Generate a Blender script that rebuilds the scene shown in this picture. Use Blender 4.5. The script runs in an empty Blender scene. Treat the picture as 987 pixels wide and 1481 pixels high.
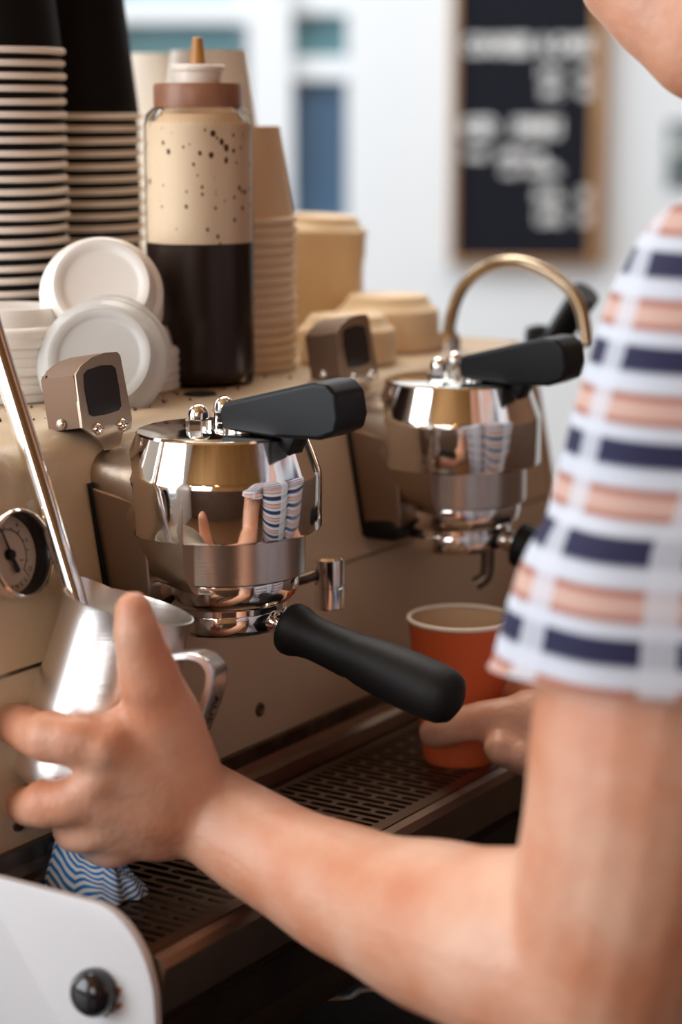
import bpy, bmesh, math, random
from mathutils import Vector, Matrix, noise
random.seed(4)
PI = math.pi
C = bpy.context.scene.collection
sc = bpy.context.scene

# ------------------------------------------------------------------ camera, world, lights, exposure
FP = 3000.0
PITCH = math.atan(580 / FP)
cam = bpy.data.cameras.new('camera')
cam.sensor_fit = 'VERTICAL'; cam.sensor_height = 36; cam.sensor_width = 24
cam.lens = FP * 36 / 1481
cam.clip_start = 0.02; cam.clip_end = 50
cam.dof.use_dof = True; cam.dof.focus_distance = 1.02; cam.dof.aperture_fstop = 4.1
co = bpy.data.objects.new('camera', cam); C.objects.link(co)
co.rotation_euler = (PI / 2 - PITCH, 0, 0)
sc.camera = co
sc.view_settings.view_transform = 'Standard'
sc.view_settings.look = 'None'
sc.view_settings.gamma = 1
sc.view_settings.use_curve_mapping = False
sc.view_settings.exposure = 0.0

w = bpy.data.worlds.new('world'); sc.world = w; w.use_nodes = True
w.node_tree.nodes['Background'].inputs[0].default_value = (.80, .90, 1.0, 1)
w.node_tree.nodes['Background'].inputs[1].default_value = .3

def area(name, loc, target, sx, sy, power, col):
    l = bpy.data.lights.new(name, 'AREA'); l.shape = 'RECTANGLE'; l.size = sx; l.size_y = sy
    l.energy = power; l.color = col
    o = bpy.data.objects.new(name, l); C.objects.link(o); o.location = loc
    d = Vector(target) - Vector(loc)
    o.rotation_euler = d.to_track_quat('-Z', 'Y').to_euler()
    return o
# daylight through the tall side window on the left, then added fill lights:
# two for the far wall, one over the machine, one behind the camera
area('side_window_light', (-1.93, .10, .50), (1, .10, .1), 1.6, 1.9, 54, (.92, .96, 1))
area('back_wall_fill', (-1.93, 2.6, .55), (1, 3.2, 0), 1.7, 2.1, 52, (.86, .94, 1))  # unseen daylight added to brighten the far wall
area('back_wall_overhead_fill', (.3, 2.9, 1.55), (.5, 3.6, -.6), 2.4, 1.0, 36, (.92, .97, 1))  # added overhead fill for the far wall; the ceiling has no opening

area('machine_top_fill', (-.25, 1.75, 1.60), (-.1, 1.4, 0), 1.3, 1.0, 36, (1, .95, .88))  # added fill that brightens the machine top, no fixture
area('front_left_fill', (-1.15, -2.12, .62), (-.3, 1.0, -.1), 1.3, 1.2, 20, (.97, .97, 1))  # added fill from left behind the camera, lifts lids and cup rims

# ------------------------------------------------------------------ pixel rays -> places in the room (machine frame)
def pt(x, y, Y):
    a = (x - 493.5) / FP; b = -(y - 740.5) / FP
    r = Vector((a, math.cos(PITCH) + b * math.sin(PITCH), -math.sin(PITCH) + b * math.cos(PITCH)))
    return r * (Y / r.y)
G1 = pt(320, 620, 1.0)                 # centre of the near group head's top
TH = math.radians(57)
U = Vector((math.cos(TH), math.sin(TH), 0)); W = Vector((-math.sin(TH), math.cos(TH), 0)); Z = Vector((0, 0, 1))
def M(u, v, z): return G1 + U * u + W * v + Z * z     # machine frame -> world
TRAY = -.205

# ------------------------------------------------------------------ materials
MATS = {}
def mat(name, col, rough=.5, metal=0, noise_amt=0, noise_scale=40, col2=None, bump=0, bump_scale=200, spec=.5,
        coat=0, sss=0, trans=0, alpha=1, emit=None, stretch=None, ior=1.45, rough_var=0):
    if name in MATS: return MATS[name]
    m = bpy.data.materials.new(name); m.use_nodes = True
    nt = m.node_tree; b = nt.nodes['Principled BSDF']
    b.inputs['Base Color'].default_value = (*col, 1); b.inputs['Roughness'].default_value = rough
    b.inputs['Metallic'].default_value = metal; b.inputs['Specular IOR Level'].default_value = spec
    b.inputs['Coat Weight'].default_value = coat; b.inputs['IOR'].default_value = ior
    b.inputs['Transmission Weight'].default_value = trans; b.inputs['Alpha'].default_value = alpha
    if sss:
        b.inputs['Subsurface Weight'].default_value = sss
        b.inputs['Subsurface Radius'].default_value = (1, .35, .2); b.inputs['Subsurface Scale'].default_value = .006
    if emit:
        b.inputs['Emission Color'].default_value = (*emit[0], 1); b.inputs['Emission Strength'].default_value = emit[1]
    tc = nt.nodes.new('ShaderNodeTexCoord'); mp = nt.nodes.new('ShaderNodeMapping')
    nt.links.new(tc.outputs['Object'], mp.inputs[0])
    if stretch: mp.inputs['Scale'].default_value = stretch
    if col2 is not None:
        n = nt.nodes.new('ShaderNodeTexNoise'); n.inputs['Scale'].default_value = noise_scale; n.inputs['Detail'].default_value = 5
        nt.links.new(mp.outputs[0], n.inputs['Vector'])
        r = nt.nodes.new('ShaderNodeValToRGB'); r.color_ramp.elements[0].position = .35; r.color_ramp.elements[1].position = .65
        r.color_ramp.elements[0].color = (*col, 1); r.color_ramp.elements[1].color = (*col2, 1)
        nt.links.new(n.outputs[0], r.inputs[0]); nt.links.new(r.outputs[0], b.inputs['Base Color'])
    if rough_var:
        n = nt.nodes.new('ShaderNodeTexNoise'); n.inputs['Scale'].default_value = 35; n.inputs['Detail'].default_value = 6
        nt.links.new(mp.outputs[0], n.inputs['Vector'])
        mr = nt.nodes.new('ShaderNodeMapRange'); mr.inputs[3].default_value = rough; mr.inputs[4].default_value = rough + rough_var
        mr.inputs[1].default_value = .4; mr.inputs[2].default_value = .8
        nt.links.new(n.outputs[0], mr.inputs[0]); nt.links.new(mr.outputs[0], b.inputs['Roughness'])
    if bump:
        n = nt.nodes.new('ShaderNodeTexNoise'); n.inputs['Scale'].default_value = bump_scale; n.inputs['Detail'].default_value = 4
        nt.links.new(mp.outputs[0], n.inputs['Vector'])
        bp = nt.nodes.new('ShaderNodeBump'); bp.inputs['Strength'].default_value = bump; bp.inputs['Distance'].default_value = .001
        nt.links.new(n.outputs[0], bp.inputs['Height']); nt.links.new(bp.outputs[0], b.inputs['Normal'])
    MATS[name] = m
    return m

m_cream = mat('cream_enamel', (.66, .53, .37), .38, 0, col2=(.61, .47, .31), noise_scale=9, bump=.15, bump_scale=500, coat=.15)
m_creamtop = mat('cream_top', (.70, .62, .51), .3, 0, col2=(.62, .52, .40), noise_scale=22, coat=.2)
m_white = mat('white_enamel', (.62, .62, .64), .42, 0, bump=.05, bump_scale=300)
m_mirror = mat('mirror_steel', (.86, .83, .79), .045, 1, rough_var=.10)
m_brush = mat('brushed_steel', (.66, .60, .54), .24, 1, bump=.08, bump_scale=60, stretch=(1, 1, 40))
m_satin = mat('satin_steel', (.46, .36, .27), .36, 1, bump=.12, bump_scale=300, col2=(.44, .35, .28), noise_scale=60)
m_bracket = mat('bracket_steel', (.34, .25, .19), .42, 1, bump=.1, bump_scale=300)
m_chrome = mat('chrome', (.90, .88, .85), .07, 1)
m_darksteel = mat('dark_steel', (.22, .17, .14), .4, 1, col2=(.12, .09, .07), noise_scale=50)
m_tray = mat('tray_steel', (.26, .18, .125), .38, 1, col2=(.22, .15, .11), noise_scale=35, bump=.2, bump_scale=400)
m_black = mat('black_plastic', (.006, .007, .009), .34, 0, bump=.04, bump_scale=900, spec=.28)
m_blackgl = mat('black_gloss', (.012, .010, .012), .12, 0, coat=.5)
m_rubber = mat('black_rubber', (.006, .006, .006), .55, 0, bump=.06, bump_scale=900, spec=.3)
m_screen = mat('dark_screen', (.012, .009, .010), .25, 0)
m_pit = mat('pitcher_steel', (.90, .88, .86), .30, 1, bump=.1, bump_scale=50, stretch=(1, 1, 25))
m_bcup = mat('black_paper', (.004, .0035, .004), .6, spec=.2)
m_rim = mat('pale_rim', (.90, .80, .72), .6)
m_cupc = mat('cream_paper', (.80, .60, .39), .6)
m_cuprim = mat('cream_rim', (.88, .72, .52), .6)
m_cupw = mat('light_cream_paper', (.82, .74, .64), .6)
m_lid = mat('white_lid', (.88, .85, .80), .35, sss=.0, coat=.1)
m_lidt = mat('milky_lid', (.74, .74, .72), .22, alpha=.62)
m_lidc = mat('cream_lid', (.90, .70, .45), .4)
m_orange = mat('orange_paper', (.68, .125, .035), .55)
m_cupin = mat('cup_inside', (.62, .44, .27), .6)
m_skin = mat('skin', (.66, .39, .275), .42, 0, col2=(.57, .24, .135), noise_scale=22, bump=.5, bump_scale=260, sss=.10)
m_hair = mat('brown_hair', (.06, .035, .02), .6, bump=1, bump_scale=300)
m_trouser = mat('dark_denim', (.02, .025, .04), .8)
m_shoe = mat('shoe_leather', (.03, .02, .015), .5)
m_wall = mat('white_wall', (.78, .83, .87), .75)
m_wallw = mat('warm_wall', (.42, .22, .09), .7, col2=(.34, .17, .06), noise_scale=3)
m_wood = mat('dark_wood', (.10, .05, .028), .5, col2=(.06, .03, .018), noise_scale=4, stretch=(1, 1, 12))
m_floor = mat('floor_tile', (.15, .07, .03), .5)
m_counter = mat('black_counter', (.012, .010, .009), .35, col2=(.03, .022, .018), noise_scale=80)
m_frame = mat('oak_frame', (.42, .24, .11), .55, col2=(.34, .18, .08), noise_scale=8, stretch=(6, 6, 1))
m_slate = mat('chalkboard', (.010, .011, .018), .85, spec=.2)
m_chalk = mat('chalk', (.93, .95, .95), .9)
m_blue = mat('blue_glass', (.06, .12, .20), .3)
m_teal = mat('teal_glass', (.10, .22, .25), .3)
m_poster = mat('grey_print', (.16, .20, .21), .7)
m_postl = mat('pale_print', (.55, .6, .6), .7)
m_rust = mat('rust', (.35, .12, .03), .8, col2=(.20, .06, .02), noise_scale=300)

# ------------------------------------------------------------------ mesh helpers
def obj(name, bm, m, parent=None, smooth=35, label=None):
    me = bpy.data.meshes.new(name)
    bmesh.ops.recalc_face_normals(bm, faces=bm.faces)
    bm.to_mesh(me); bm.free()
    for mm in (m if isinstance(m, (list, tuple)) else [m]): me.materials.append(mm)
    if smooth:
        me.shade_smooth()
        if smooth < 180: me.set_sharp_from_angle(angle=math.radians(smooth))
    o = bpy.data.objects.new(name, me); C.objects.link(o)
    if parent: o.parent = parent
    if label: o['label'] = label
    return o
def empty(name, loc, rz=0):
    o = bpy.data.objects.new(name, None); C.objects.link(o); o.location = loc; o.rotation_euler = (0, 0, rz)
    o.empty_display_size = .01
    return o
def tag(o, label, cat, group=None):
    o['label'] = label; o['category'] = cat
    if group: o['group'] = group
    return o
def wn(o):
    md = o.modifiers.new('wn', 'WEIGHTED_NORMAL'); md.weight = 90; md.mode = 'FACE_AREA'
def struct(name, bm, m, smooth=0, parent=None, label=None):
    o = obj(name, bm, m, parent, smooth)
    if not parent: o['kind'] = 'structure'
    if label: o['label'] = label
    return o
def copy_tree(o, parent=None):
    c = o.copy(); C.objects.link(c)
    if parent: c.parent = parent
    for ch in list(o.children): copy_tree(ch, c)
    return c

def box(bm, x0, x1, y0, y1, z0, z1, bev=0, seg=2, mi=0, mtx=None):
    t = bmesh.new()
    bmesh.ops.create_cube(t, size=1, matrix=Matrix.Translation(((x0+x1)/2, (y0+y1)/2, (z0+z1)/2)) @ Matrix.Diagonal((x1-x0, y1-y0, z1-z0, 1)))
    if bev: bmesh.ops.bevel(t, geom=t.edges[:], offset=bev, segments=seg, affect='EDGES', profile=.5)
    merge(bm, t, mtx, mi)
    return bm
def merge(bm, t, mtx=None, mi=0):
    if mtx is not None: bmesh.ops.transform(t, matrix=mtx, verts=t.verts)
    vs = {}
    for v in t.verts: vs[v] = bm.verts.new(v.co)
    for f in t.faces:
        try:
            nf = bm.faces.new([vs[v] for v in f.verts]); nf.material_index = mi
        except ValueError: pass
    t.free()
def lathe(bm, prof, seg=48, mtx=None, close=False, mi=0, jit=None):
    t = bmesh.new(); rings = []
    for (r, z) in prof:
        if abs(r) < 1e-7: rings.append([t.verts.new((0, 0, z))])
        else: rings.append([t.verts.new((r*math.cos(2*PI*k/seg), r*math.sin(2*PI*k/seg), z)) for k in range(seg)])
    n = len(rings)
    for i in range(n if close else n-1):
        a, b = rings[i], rings[(i+1) % n]
        for k in range(seg):
            k2 = (k+1) % seg
            if len(a) == 1 and len(b) == 1: continue
            if len(a) == 1: t.faces.new((a[0], b[k], b[k2]))
            elif len(b) == 1: t.faces.new((a[k], a[k2], b[0]))
            else: t.faces.new((a[k], a[k2], b[k2], b[k]))
    merge(bm, t, mtx, mi)
    return bm
def smoothpath(pts, n=6):
    P = [Vector(p) for p in pts]; out = []
    for i in range(len(P)-1):
        p0 = P[max(i-1, 0)]; p1 = P[i]; p2 = P[i+1]; p3 = P[min(i+2, len(P)-1)]
        for k in range(n):
            t = k/n
            out.append(.5*((2*p1)+(p2-p0)*t+(2*p0-5*p1+4*p2-p3)*t*t+(3*p1-p0-3*p2+p3)*t**3))
    out.append(P[-1]); return out
def tube(bm, pts, rad, seg=16, mi=0, flat=None):
    """sweep; rad number or list; flat=(a,b,normal) gives a strap section"""
    P = [Vector(p) for p in pts]; n = len(P)
    R = rad if isinstance(rad, (list, tuple)) else [rad]*n
    rings = []; nrm = None
    for i, p in enumerate(P):
        d = (P[min(i+1, n-1)] - P[max(i-1, 0)]).normalized()
        if flat: s = Vector(flat[2]).normalized(); q = d.cross(s).normalized()
        else:
            if nrm is None: nrm = d.orthogonal().normalized()
            nrm = (nrm - d*nrm.dot(d)).normalized(); s = nrm; q = d.cross(s)
        ring = []
        for k in range(seg):
            a = 2*PI*k/seg + (PI/seg if flat else 0)
            if flat:
                ca, sa = math.cos(a), math.sin(a)
                e = .35
                ring.append(bm.verts.new(p + s*flat[0]*math.copysign(abs(ca)**e, ca) + q*flat[1]*math.copysign(abs(sa)**e, sa)))
            else: ring.append(bm.verts.new(p + (s*math.cos(a) + q*math.sin(a))*R[i]))
        rings.append(ring)
    for i in range(n-1):
        for k in range(seg):
            k2 = (k+1) % seg
            f = bm.faces.new((rings[i][k], rings[i][k2], rings[i+1][k2], rings[i+1][k])); f.material_index = mi
    for r in (rings[0][::-1], rings[-1]):
        f = bm.faces.new(r); f.material_index = mi
    return bm
def prism(bm, poly, x0, x1, axis='x', bev=0, seg=2, mtx=None, mi=0):
    """poly in the two other axes, extruded along axis"""
    t = bmesh.new()
    def mk(a, b, x): return {'x': (x, a, b), 'y': (a, x, b), 'z': (a, b, x)}[axis]
    A = [t.verts.new(mk(a, b, x0)) for a, b in poly]; B = [t.verts.new(mk(a, b, x1)) for a, b in poly]
    t.faces.new(A[::-1]); t.faces.new(B); n = len(poly)
    for i in range(n): t.faces.new((A[i], A[(i+1) % n], B[(i+1) % n], B[i]))
    bmesh.ops.recalc_face_normals(t, faces=t.faces)
    if bev:
        es = [e for e in t.edges if len(e.link_faces) == 2 and e.calc_face_angle(0) > .5]
        bmesh.ops.bevel(t, geom=es, offset=bev, segments=seg, affect='EDGES', profile=.5)
    merge(bm, t, mtx, mi)
    return bm
def align(p, d):   # local +Z along d at p
    return Matrix.Translation(Vector(p)) @ Vector(d).to_track_quat('Z', 'Y').to_matrix().to_4x4()
def text_mesh(s, size, extr, mtx, name, m, parent, align_x='LEFT', bold=0):
    cu = bpy.data.curves.new(name, 'FONT'); cu.body = s; cu.size = size; cu.extrude = extr; cu.align_x = align_x; cu.resolution_u = 2; cu.offset = bold
    tmp = bpy.data.objects.new(name, cu); C.objects.link(tmp)
    dg = bpy.context.evaluated_depsgraph_get()
    me = bpy.data.meshes.new_from_object(tmp.evaluated_get(dg))
    bpy.data.objects.remove(tmp); me.name = name
    me.transform(mtx); me.materials.clear(); me.materials.append(m)
    o = bpy.data.objects.new(name, me); C.objects.link(o)
    if parent: o.parent = parent
    return o

# ------------------------------------------------------------------ the room
FL = -1.42; CE = 1.65; XL = -2.0; XR = 2.6; YF = -2.2; YB = 4.0
bm = bmesh.new(); box(bm, XL, XR, YF, YB, FL-.05, FL); struct('floor', bm, m_floor)
bm = bmesh.new(); box(bm, XL, XR, YF, YB, CE, CE+.05); struct('ceiling', bm, mat('ceiling_boards', (.58, .33, .12), .7, col2=(.48, .25, .08), noise_scale=3))
# far wall with a glazed opening (the window's glass is set back inside it)
px = lambda x, Y=YB: (x-493.5)/FP*Y
pz = lambda y, Y=YB: (pt(493, y, Y)).z
wx0, wx1 = px(424), px(502)
tx0, tx1 = px(150), px(362)
bm = bmesh.new()
box(bm, XL, tx0, YB, YB+.12, FL, CE); box(bm, tx1, wx0, YB, YB+.12, FL, CE); box(bm, wx1, XR, YB, YB+.12, FL, CE)
box(bm, tx0, tx1, YB, YB+.12, FL, pz(300)); box(bm, tx0, tx1, YB, YB+.12, pz(-260), CE)
box(bm, wx0, wx1, YB, YB+.12, FL, pz(322)); box(bm, wx0, wx1, YB, YB+.12, pz(-240), CE)
struct('wall_back', bm, m_wall)
# window_1 : narrow glazed strip (blue lower pane, teal upper pane)
bm = bmesh.new(); box(bm, wx0, wx1, YB+.02, YB+.06, pz(116), pz(82), .004); box(bm, wx0, wx1, YB+.02, YB+.06, pz(20), pz(-20), .004)
w1 = struct('window_1', bm, m_wall)
def pane(x0, x1, y0, y1, m, parent, Y=YB+.05):
    b = bmesh.new(); box(b, x0, x1, Y, Y+.008, pz(y1), pz(y0)); o = obj('pane', b, m, parent, 0); return o
pane(wx0, wx1, 116, 322, m_blue, w1)
pane(wx0, wx1, 20, 82, m_teal, w1)
pane(wx0, wx1, -240, -20, m_teal, w1)
bm = bmesh.new()
box(bm, tx0, tx1, YB+.01, YB+.06, pz(33), pz(4), .004); box(bm, px(346), px(362), YB+.012, YB+.055, pz(33), pz(-260), .003)
w2 = struct('window_2', bm, m_wall)
pane(tx0, px(350), 30, 300, m_teal, w2)
pane(tx0, px(350), -260, 4, mat('pale_blue_glass', (.45, .58, .66), .3), w2)
# side walls and the wall behind the camera, dark wood below, warm paint above
bm = bmesh.new()
box(bm, XL-.1, XL, YF, YB, FL, -.6); box(bm, XL-.1, XL, YF, YB, 1.5, CE)
for a, b in ((YF, -.75), (.95, 1.65), (3.55, YB)): box(bm, XL-.1, XL, a, b, -.6, 1.5)
struct('wall_left', bm, m_wall)
for i, (a, b) in enumerate(((-.75, .95), (1.65, 3.55))):
    bm = bmesh.new()
    for yy in (a, b-.04): box(bm, XL-.07, XL-.01, yy, yy+.04, -.6, 1.5, .003)
    for zz in (-.6, 1.46): box(bm, XL-.07, XL-.01, a, b, zz, zz+.04, .003)
    struct('window_%d' % (i+3), bm, m_wall)
bm = bmesh.new(); box(bm, XR, XR+.1, YF, YB, -.1, CE); struct('wall_right', bm, mat('brown_wall', (.16, .075, .035), .7))
bm = bmesh.new(); box(bm, XR-.02, XR+.1, YF, YB, FL, -.1); struct('trim_1', bm, m_wood)
bm = bmesh.new()
box(bm, XL, -1.8, YF-.1, YF, -.25, CE); box(bm, -.5, XR, YF-.1, YF, -.25, CE); box(bm, -1.8, -.5, YF-.1, YF, -.25, .02); box(bm, -1.8, -.5, YF-.1, YF, 1.22, CE)
struct('wall_front', bm, m_wallw)
bm = bmesh.new()
for xx in (-1.8, -1.17, -.54): box(bm, xx, xx+.04, YF-.06, YF-.01, .02, 1.22, .003)
for zz in (.02, 1.18): box(bm, -1.8, -.5, YF-.06, YF-.01, zz, zz+.04, .003)
struct('window_5', bm, m_wall)
bm = bmesh.new(); box(bm, XL, XR, YF-.1, YF+.02, FL, -.25); struct('trim_2', bm, m_wood)
bm = bmesh.new(); box(bm, XL, XR, YB-.012, YB, FL, FL+.1, .003); struct('baseboard_back', bm, m_wall)
# unseen pendant lamps added behind the photographer for warm ambience
lp = None
for i, (x, y) in enumerate(((-1.45, -1.15), (-.80, -1.25), (-.15, -1.15))):
    if lp is None:
        lp = empty('added_pendant_lamp', (x, y, .92))
        bm = bmesh.new(); lathe(bm, [(.03, .20), (.045, .19), (.16, .02), (.17, 0), (.163, 0), (.04, .18), (.025, .19)], 40)
        obj('lamp_shade', bm, mat('brass_shade', (.55, .35, .12), .35, 1), lp)
        bm = bmesh.new(); tube(bm, [(0, 0, .19), (0, 0, CE-.92)], .004, 8); obj('cord', bm, m_black, lp)
        bm = bmesh.new(); bmesh.ops.create_uvsphere(bm, u_segments=20, v_segments=12, radius=.055, matrix=Matrix.Translation((0, 0, .07)))
        obj('bulb', bm, mat('bulb_glow', (1, .7, .35), .5, emit=((1, .58, .22), 30)), lp)
        o = lp
    else:
        o = copy_tree(lp); o.location = (x, y, .92)
    tag(o, ['left', 'middle', 'right'][i] + ' of three unseen brass pendant lamps added behind the photographer', 'lamp', 'added pendant lamps behind the photographer')

# ------------------------------------------------------------------ chalkboard and small print on the far wall
cb = empty('chalkboard', (px(759), YB, pz(380))); cbz = pz(380)
tag(cb, 'tall oak-framed black chalkboard with handwritten menu on white far wall', 'chalkboard')
X = lambda x: px(x) - px(759)
Hh = lambda y: pz(y) - cbz
bm = bmesh.new(); box(bm, X(656), X(850), -.022, -.002, Hh(374), Hh(-150)); obj('slate_panel', bm, m_slate, cb, 0)
for a, b, c, d in ((649, 657, 381, -158), (848, 868, 381, -158)):
    bm = bmesh.new(); box(bm, X(a), X(b), -.035, -.001, Hh(c), Hh(d), .003); obj('frame_rail', bm, m_frame, cb)
for c, d in ((382, 373), (-150, -160)):
    bm = bmesh.new(); box(bm, X(657), X(848), -.034, -.001, Hh(c), Hh(d), .003); obj('frame_rail', bm, m_frame, cb)
rows = [('COFFEE BEANS', 664, 82, 27, 1), ('', 0, 0, 0, 0)]
def chalk(s, x0, ybase, hpx, wpx):
    T = Matrix.Translation((X(x0), -.023, Hh(ybase))) @ Matrix.Rotation(PI/2, 4, 'X')
    o = text_mesh(s, 1, .0015, Matrix.Identity(4), 'chalk_writing', m_chalk, cb, bold=.045)
    xs = [v.co.x for v in o.data.vertices]; ys = [v.co.y for v in o.data.vertices]
    sx = (wpx/FP*YB)/(max(xs)-min(xs)); sy = (hpx/FP*YB)/(max(ys)-min(ys))
    o.data.transform(Matrix.Diagonal((sx, sy, 1, 1)) @ Matrix.Translation((-min(xs), -min(ys), 0)))
    o.data.transform(T)
chalk('COOKIES', 668, 79, 25, 92); chalk('& CAKE', 772, 78, 24, 74)
chalk('1PC', 774, 114, 16, 32); chalk('25', 828, 114, 16, 18)
chalk('2PC', 776, 140, 16, 30); chalk('45', 828, 140, 16, 18)
chalk('ICED', 666, 197, 25, 46); chalk('DRINKS', 738, 197, 25, 66)
chalk('with', 668, 229, 14, 32); chalk('coffee & tea', 716, 232, 17, 66); chalk('or milk', 722, 252, 14, 84)
chalk('SML', 770, 291, 17, 40); chalk('25', 832, 291, 17, 16)
chalk('LRG', 774, 322, 19, 36); chalk('35', 832, 322, 17, 16)

ps = empty('wall_poster', (px(985), YB, pz(270)))
tag(ps, 'small grey poster with a pale cup drawing, right of the chalkboard', 'poster')
X2 = lambda x: px(x) - px(985); H2 = lambda y: pz(y) - pz(270)
bm = bmesh.new(); box(bm, X2(957), X2(1040), -.006, -.001, H2(272), H2(176)); obj('sheet', bm, m_poster, ps, 0)
bm = bmesh.new(); prism(bm, [(X2(961), H2(222)), (X2(986), H2(222)), (X2(982), H2(205)), (X2(975), H2(194)), (X2(968), H2(196)), (X2(963), H2(208))], -.009, -.006, 'y'); obj('cup_drawing', bm, m_postl, ps, 0)
bm = bmesh.new(); prism(bm, [(X2(988), H2(222)), (X2(1000), H2(222)), (X2(990), H2(272)), (X2(984), H2(272))], -.008, -.006, 'y'); obj('dark_print', bm, m_screen, ps, 0)  # dark printed part of the cup drawing

# ------------------------------------------------------------------ bar counter
bc = empty('bar_counter', M(.15, .1, FL - G1.z), TH)
tag(bc, 'dark bar counter carrying the espresso machine', 'counter')
ctop = TRAY - .135
cz = FL
def L(z): return z + G1.z - FL     # machine-frame z -> counter-local z
bm = bmesh.new(); box(bm, -.75, .62, -.34, .40, L(ctop)-.035, L(ctop), .004); obj('worktop', bm, m_counter, bc)
bm = bmesh.new(); box(bm, -.70, .58, -.26, .38, .09, L(ctop)-.035); obj('cabinet', bm, m_wood, bc, 0)
bm = bmesh.new(); box(bm, -.68, .56, -.20, .36, 0, .09); obj('plinth', bm, m_black, bc, 0)

# ------------------------------------------------------------------ ESPRESSO MACHINE
UL, UR = -.155, .42
em = empty('espresso_machine', M(0, 0, 0), TH)
tag(em, 'cream two-group espresso machine with mirror steel group heads on the bar', 'espresso machine')
PW = lambda z: .052 + .2*z if z > -.1 else .032
# housing : leaning upper panel with a rounded top edge, upright lower panel, wide flat top
def housing(bm, z_lo, z_hi, top):
    if top:
        prof = [(PW(z_lo), z_lo), (PW(-.03), -.03), (.0485, -.015), (.052, -.007), (.058, -.002), (.068, 0), (.38, 0), (.39, -.01), (.39, z_lo)]
    else: prof = [(PW(z_lo), z_lo), (.032, z_hi), (.39, z_hi), (.39, z_lo)]
    prism(bm, prof, UL+.004, UR-.004, 'x')
bm = bmesh.new(); housing(bm, -.0995, 0, True); obj('upper_housing', bm, m_cream, em, 50)
bm = bmesh.new(); prism(bm, [(.0325, -.185), (.0325, -.101), (.39, -.101), (.39, -.185)], UL+.004, UR-.004, 'x', .0008); obj('lower_housing', bm, m_cream, em)
bm = bmesh.new(); box(bm, UL+.006, -.01, .0318, .38, -.1012, -.0995); obj('seam', bm, m_darksteel, em, 0)
bm = bmesh.new(); box(bm, UL+.01, UR-.01, .045, .385, -.29, -.185); obj('lower_chassis', bm, m_darksteel, em, 0)
# right end cheek
bm = bmesh.new(); prism(bm, [(PW(-.03)-.002, -.03), (.06, 0.001), (.39, .001), (.39, -.26), (.0, -.26), (.02, -.185), (.030, -.1)], UR-.004, UR, 'x', .001); obj('end_panel', bm, m_cream, em, label='cream end panel at the far right')
# near (left) side panel : white plate that runs forward beside the drip tray, rounded front corner
pp = [(.39, .001), (.068, .001), (.050, -.006), (.046, -.03), (.032, -.10), (.029, -.172), (.025, -.179), (.018, -.1815), (-.046, -.1815)]
for k in range(1, 12):
    a = k/12*PI/2
    pp.append((-.046 - .0325*math.sin(a), -.1815 - .042*(1-math.cos(a))))
pp += [(-.0788, -.235), (-.0780, -.31), (.39, -.31)]
bm = bmesh.new(); prism(bm, pp, UL-.004, UL+.001, 'x', .0008)
sp = obj('side_panel', bm, m_white, em, 25, label='white side plate with rounded front corner')
kp = (UL-.004, -.0490, -.2200)
bm = bmesh.new(); lathe(bm, [(0, .013), (.004, .0128), (.0075, .0115), (.0100, .0085), (.0108, .005), (.0104, .0018), (.0098, 0), (0, 0)], 36, align(kp, (-1, 0, 0)))
obj('knob', bm, m_blackgl, sp, 60, label='glossy black knob bolt')
bm = bmesh.new()
for k in range(26):
    a = random.uniform(-2.2, .5); r = random.uniform(.0095, .0125)
    q = Vector((kp[0]-.0004, kp[1]-math.cos(a)*r*.95, kp[2]+math.sin(a)*r*.95 - .001))
    bmesh.ops.create_icosphere(bm, subdivisions=1, radius=random.uniform(.0004, .0013), matrix=Matrix.Translation(q) @ Matrix.Diagonal((.35, 1, 1, 1)))
o = obj('rust_stain', bm, m_rust, sp, 180); o['kind'] = 'stuff'
# feet
for fu, fv in ((UL+.04, .0), (UL+.04, .33), (UR-.04, .0), (UR-.04, .33)):
    bm = bmesh.new(); lathe(bm, [(0, -.29), (.018, -.29), (.018, ctop+.004), (.016, ctop), (0, ctop)], 20, Matrix.Translation((fu, fv, 0))); obj('foot', bm, m_black, em)
# drip tray
bm = bmesh.new()
prism(bm, [(.032, -.186), (.032, -.292), (-.050, -.292), (-.066, -.262), (-.072, -.234), (-.077, -.228), (-.0795, -.2065), (-.0775, -.2025), (-.073, -.2015), (-.070, -.2035),
           (-.068, -.216), (.018, -.216), (.022, -.198), (.026, -.196)], UL+.002, UR-.006, 'x', 0)
dt = obj('drip_tray', bm, m_tray, em, 25)
bm = bmesh.new(); prism(bm, [(-.052, -.262), (-.0685, -.2605), (-.0745, -.2352), (-.060, -.2352)], UL+.003, UR-.008, 'x', 0)
obj('tray_skirt', bm, mat('dark_tray_face', (.055, .036, .028), .45, .6, col2=(.03, .02, .016), noise_scale=30), dt)
# backsplash strip
bm = bmesh.new(); box(bm, UL+.004, UR-.006, .0285, .0325, -.198, -.184); obj('backsplash_strip', bm, m_darksteel, dt)
# screws on the lower housing
for (u_, z_) in ((.0765, -.166), (-.118, -.173)):
    bm = bmesh.new(); lathe(bm, [(0, .0006), (.0015, .0006), (.0026, .0012), (.0037, .0010), (.004, 0)], 20, align((u_, .0325, z_), (0, -1, 0))); obj('panel_screw', bm, m_darksteel, em)
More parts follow.
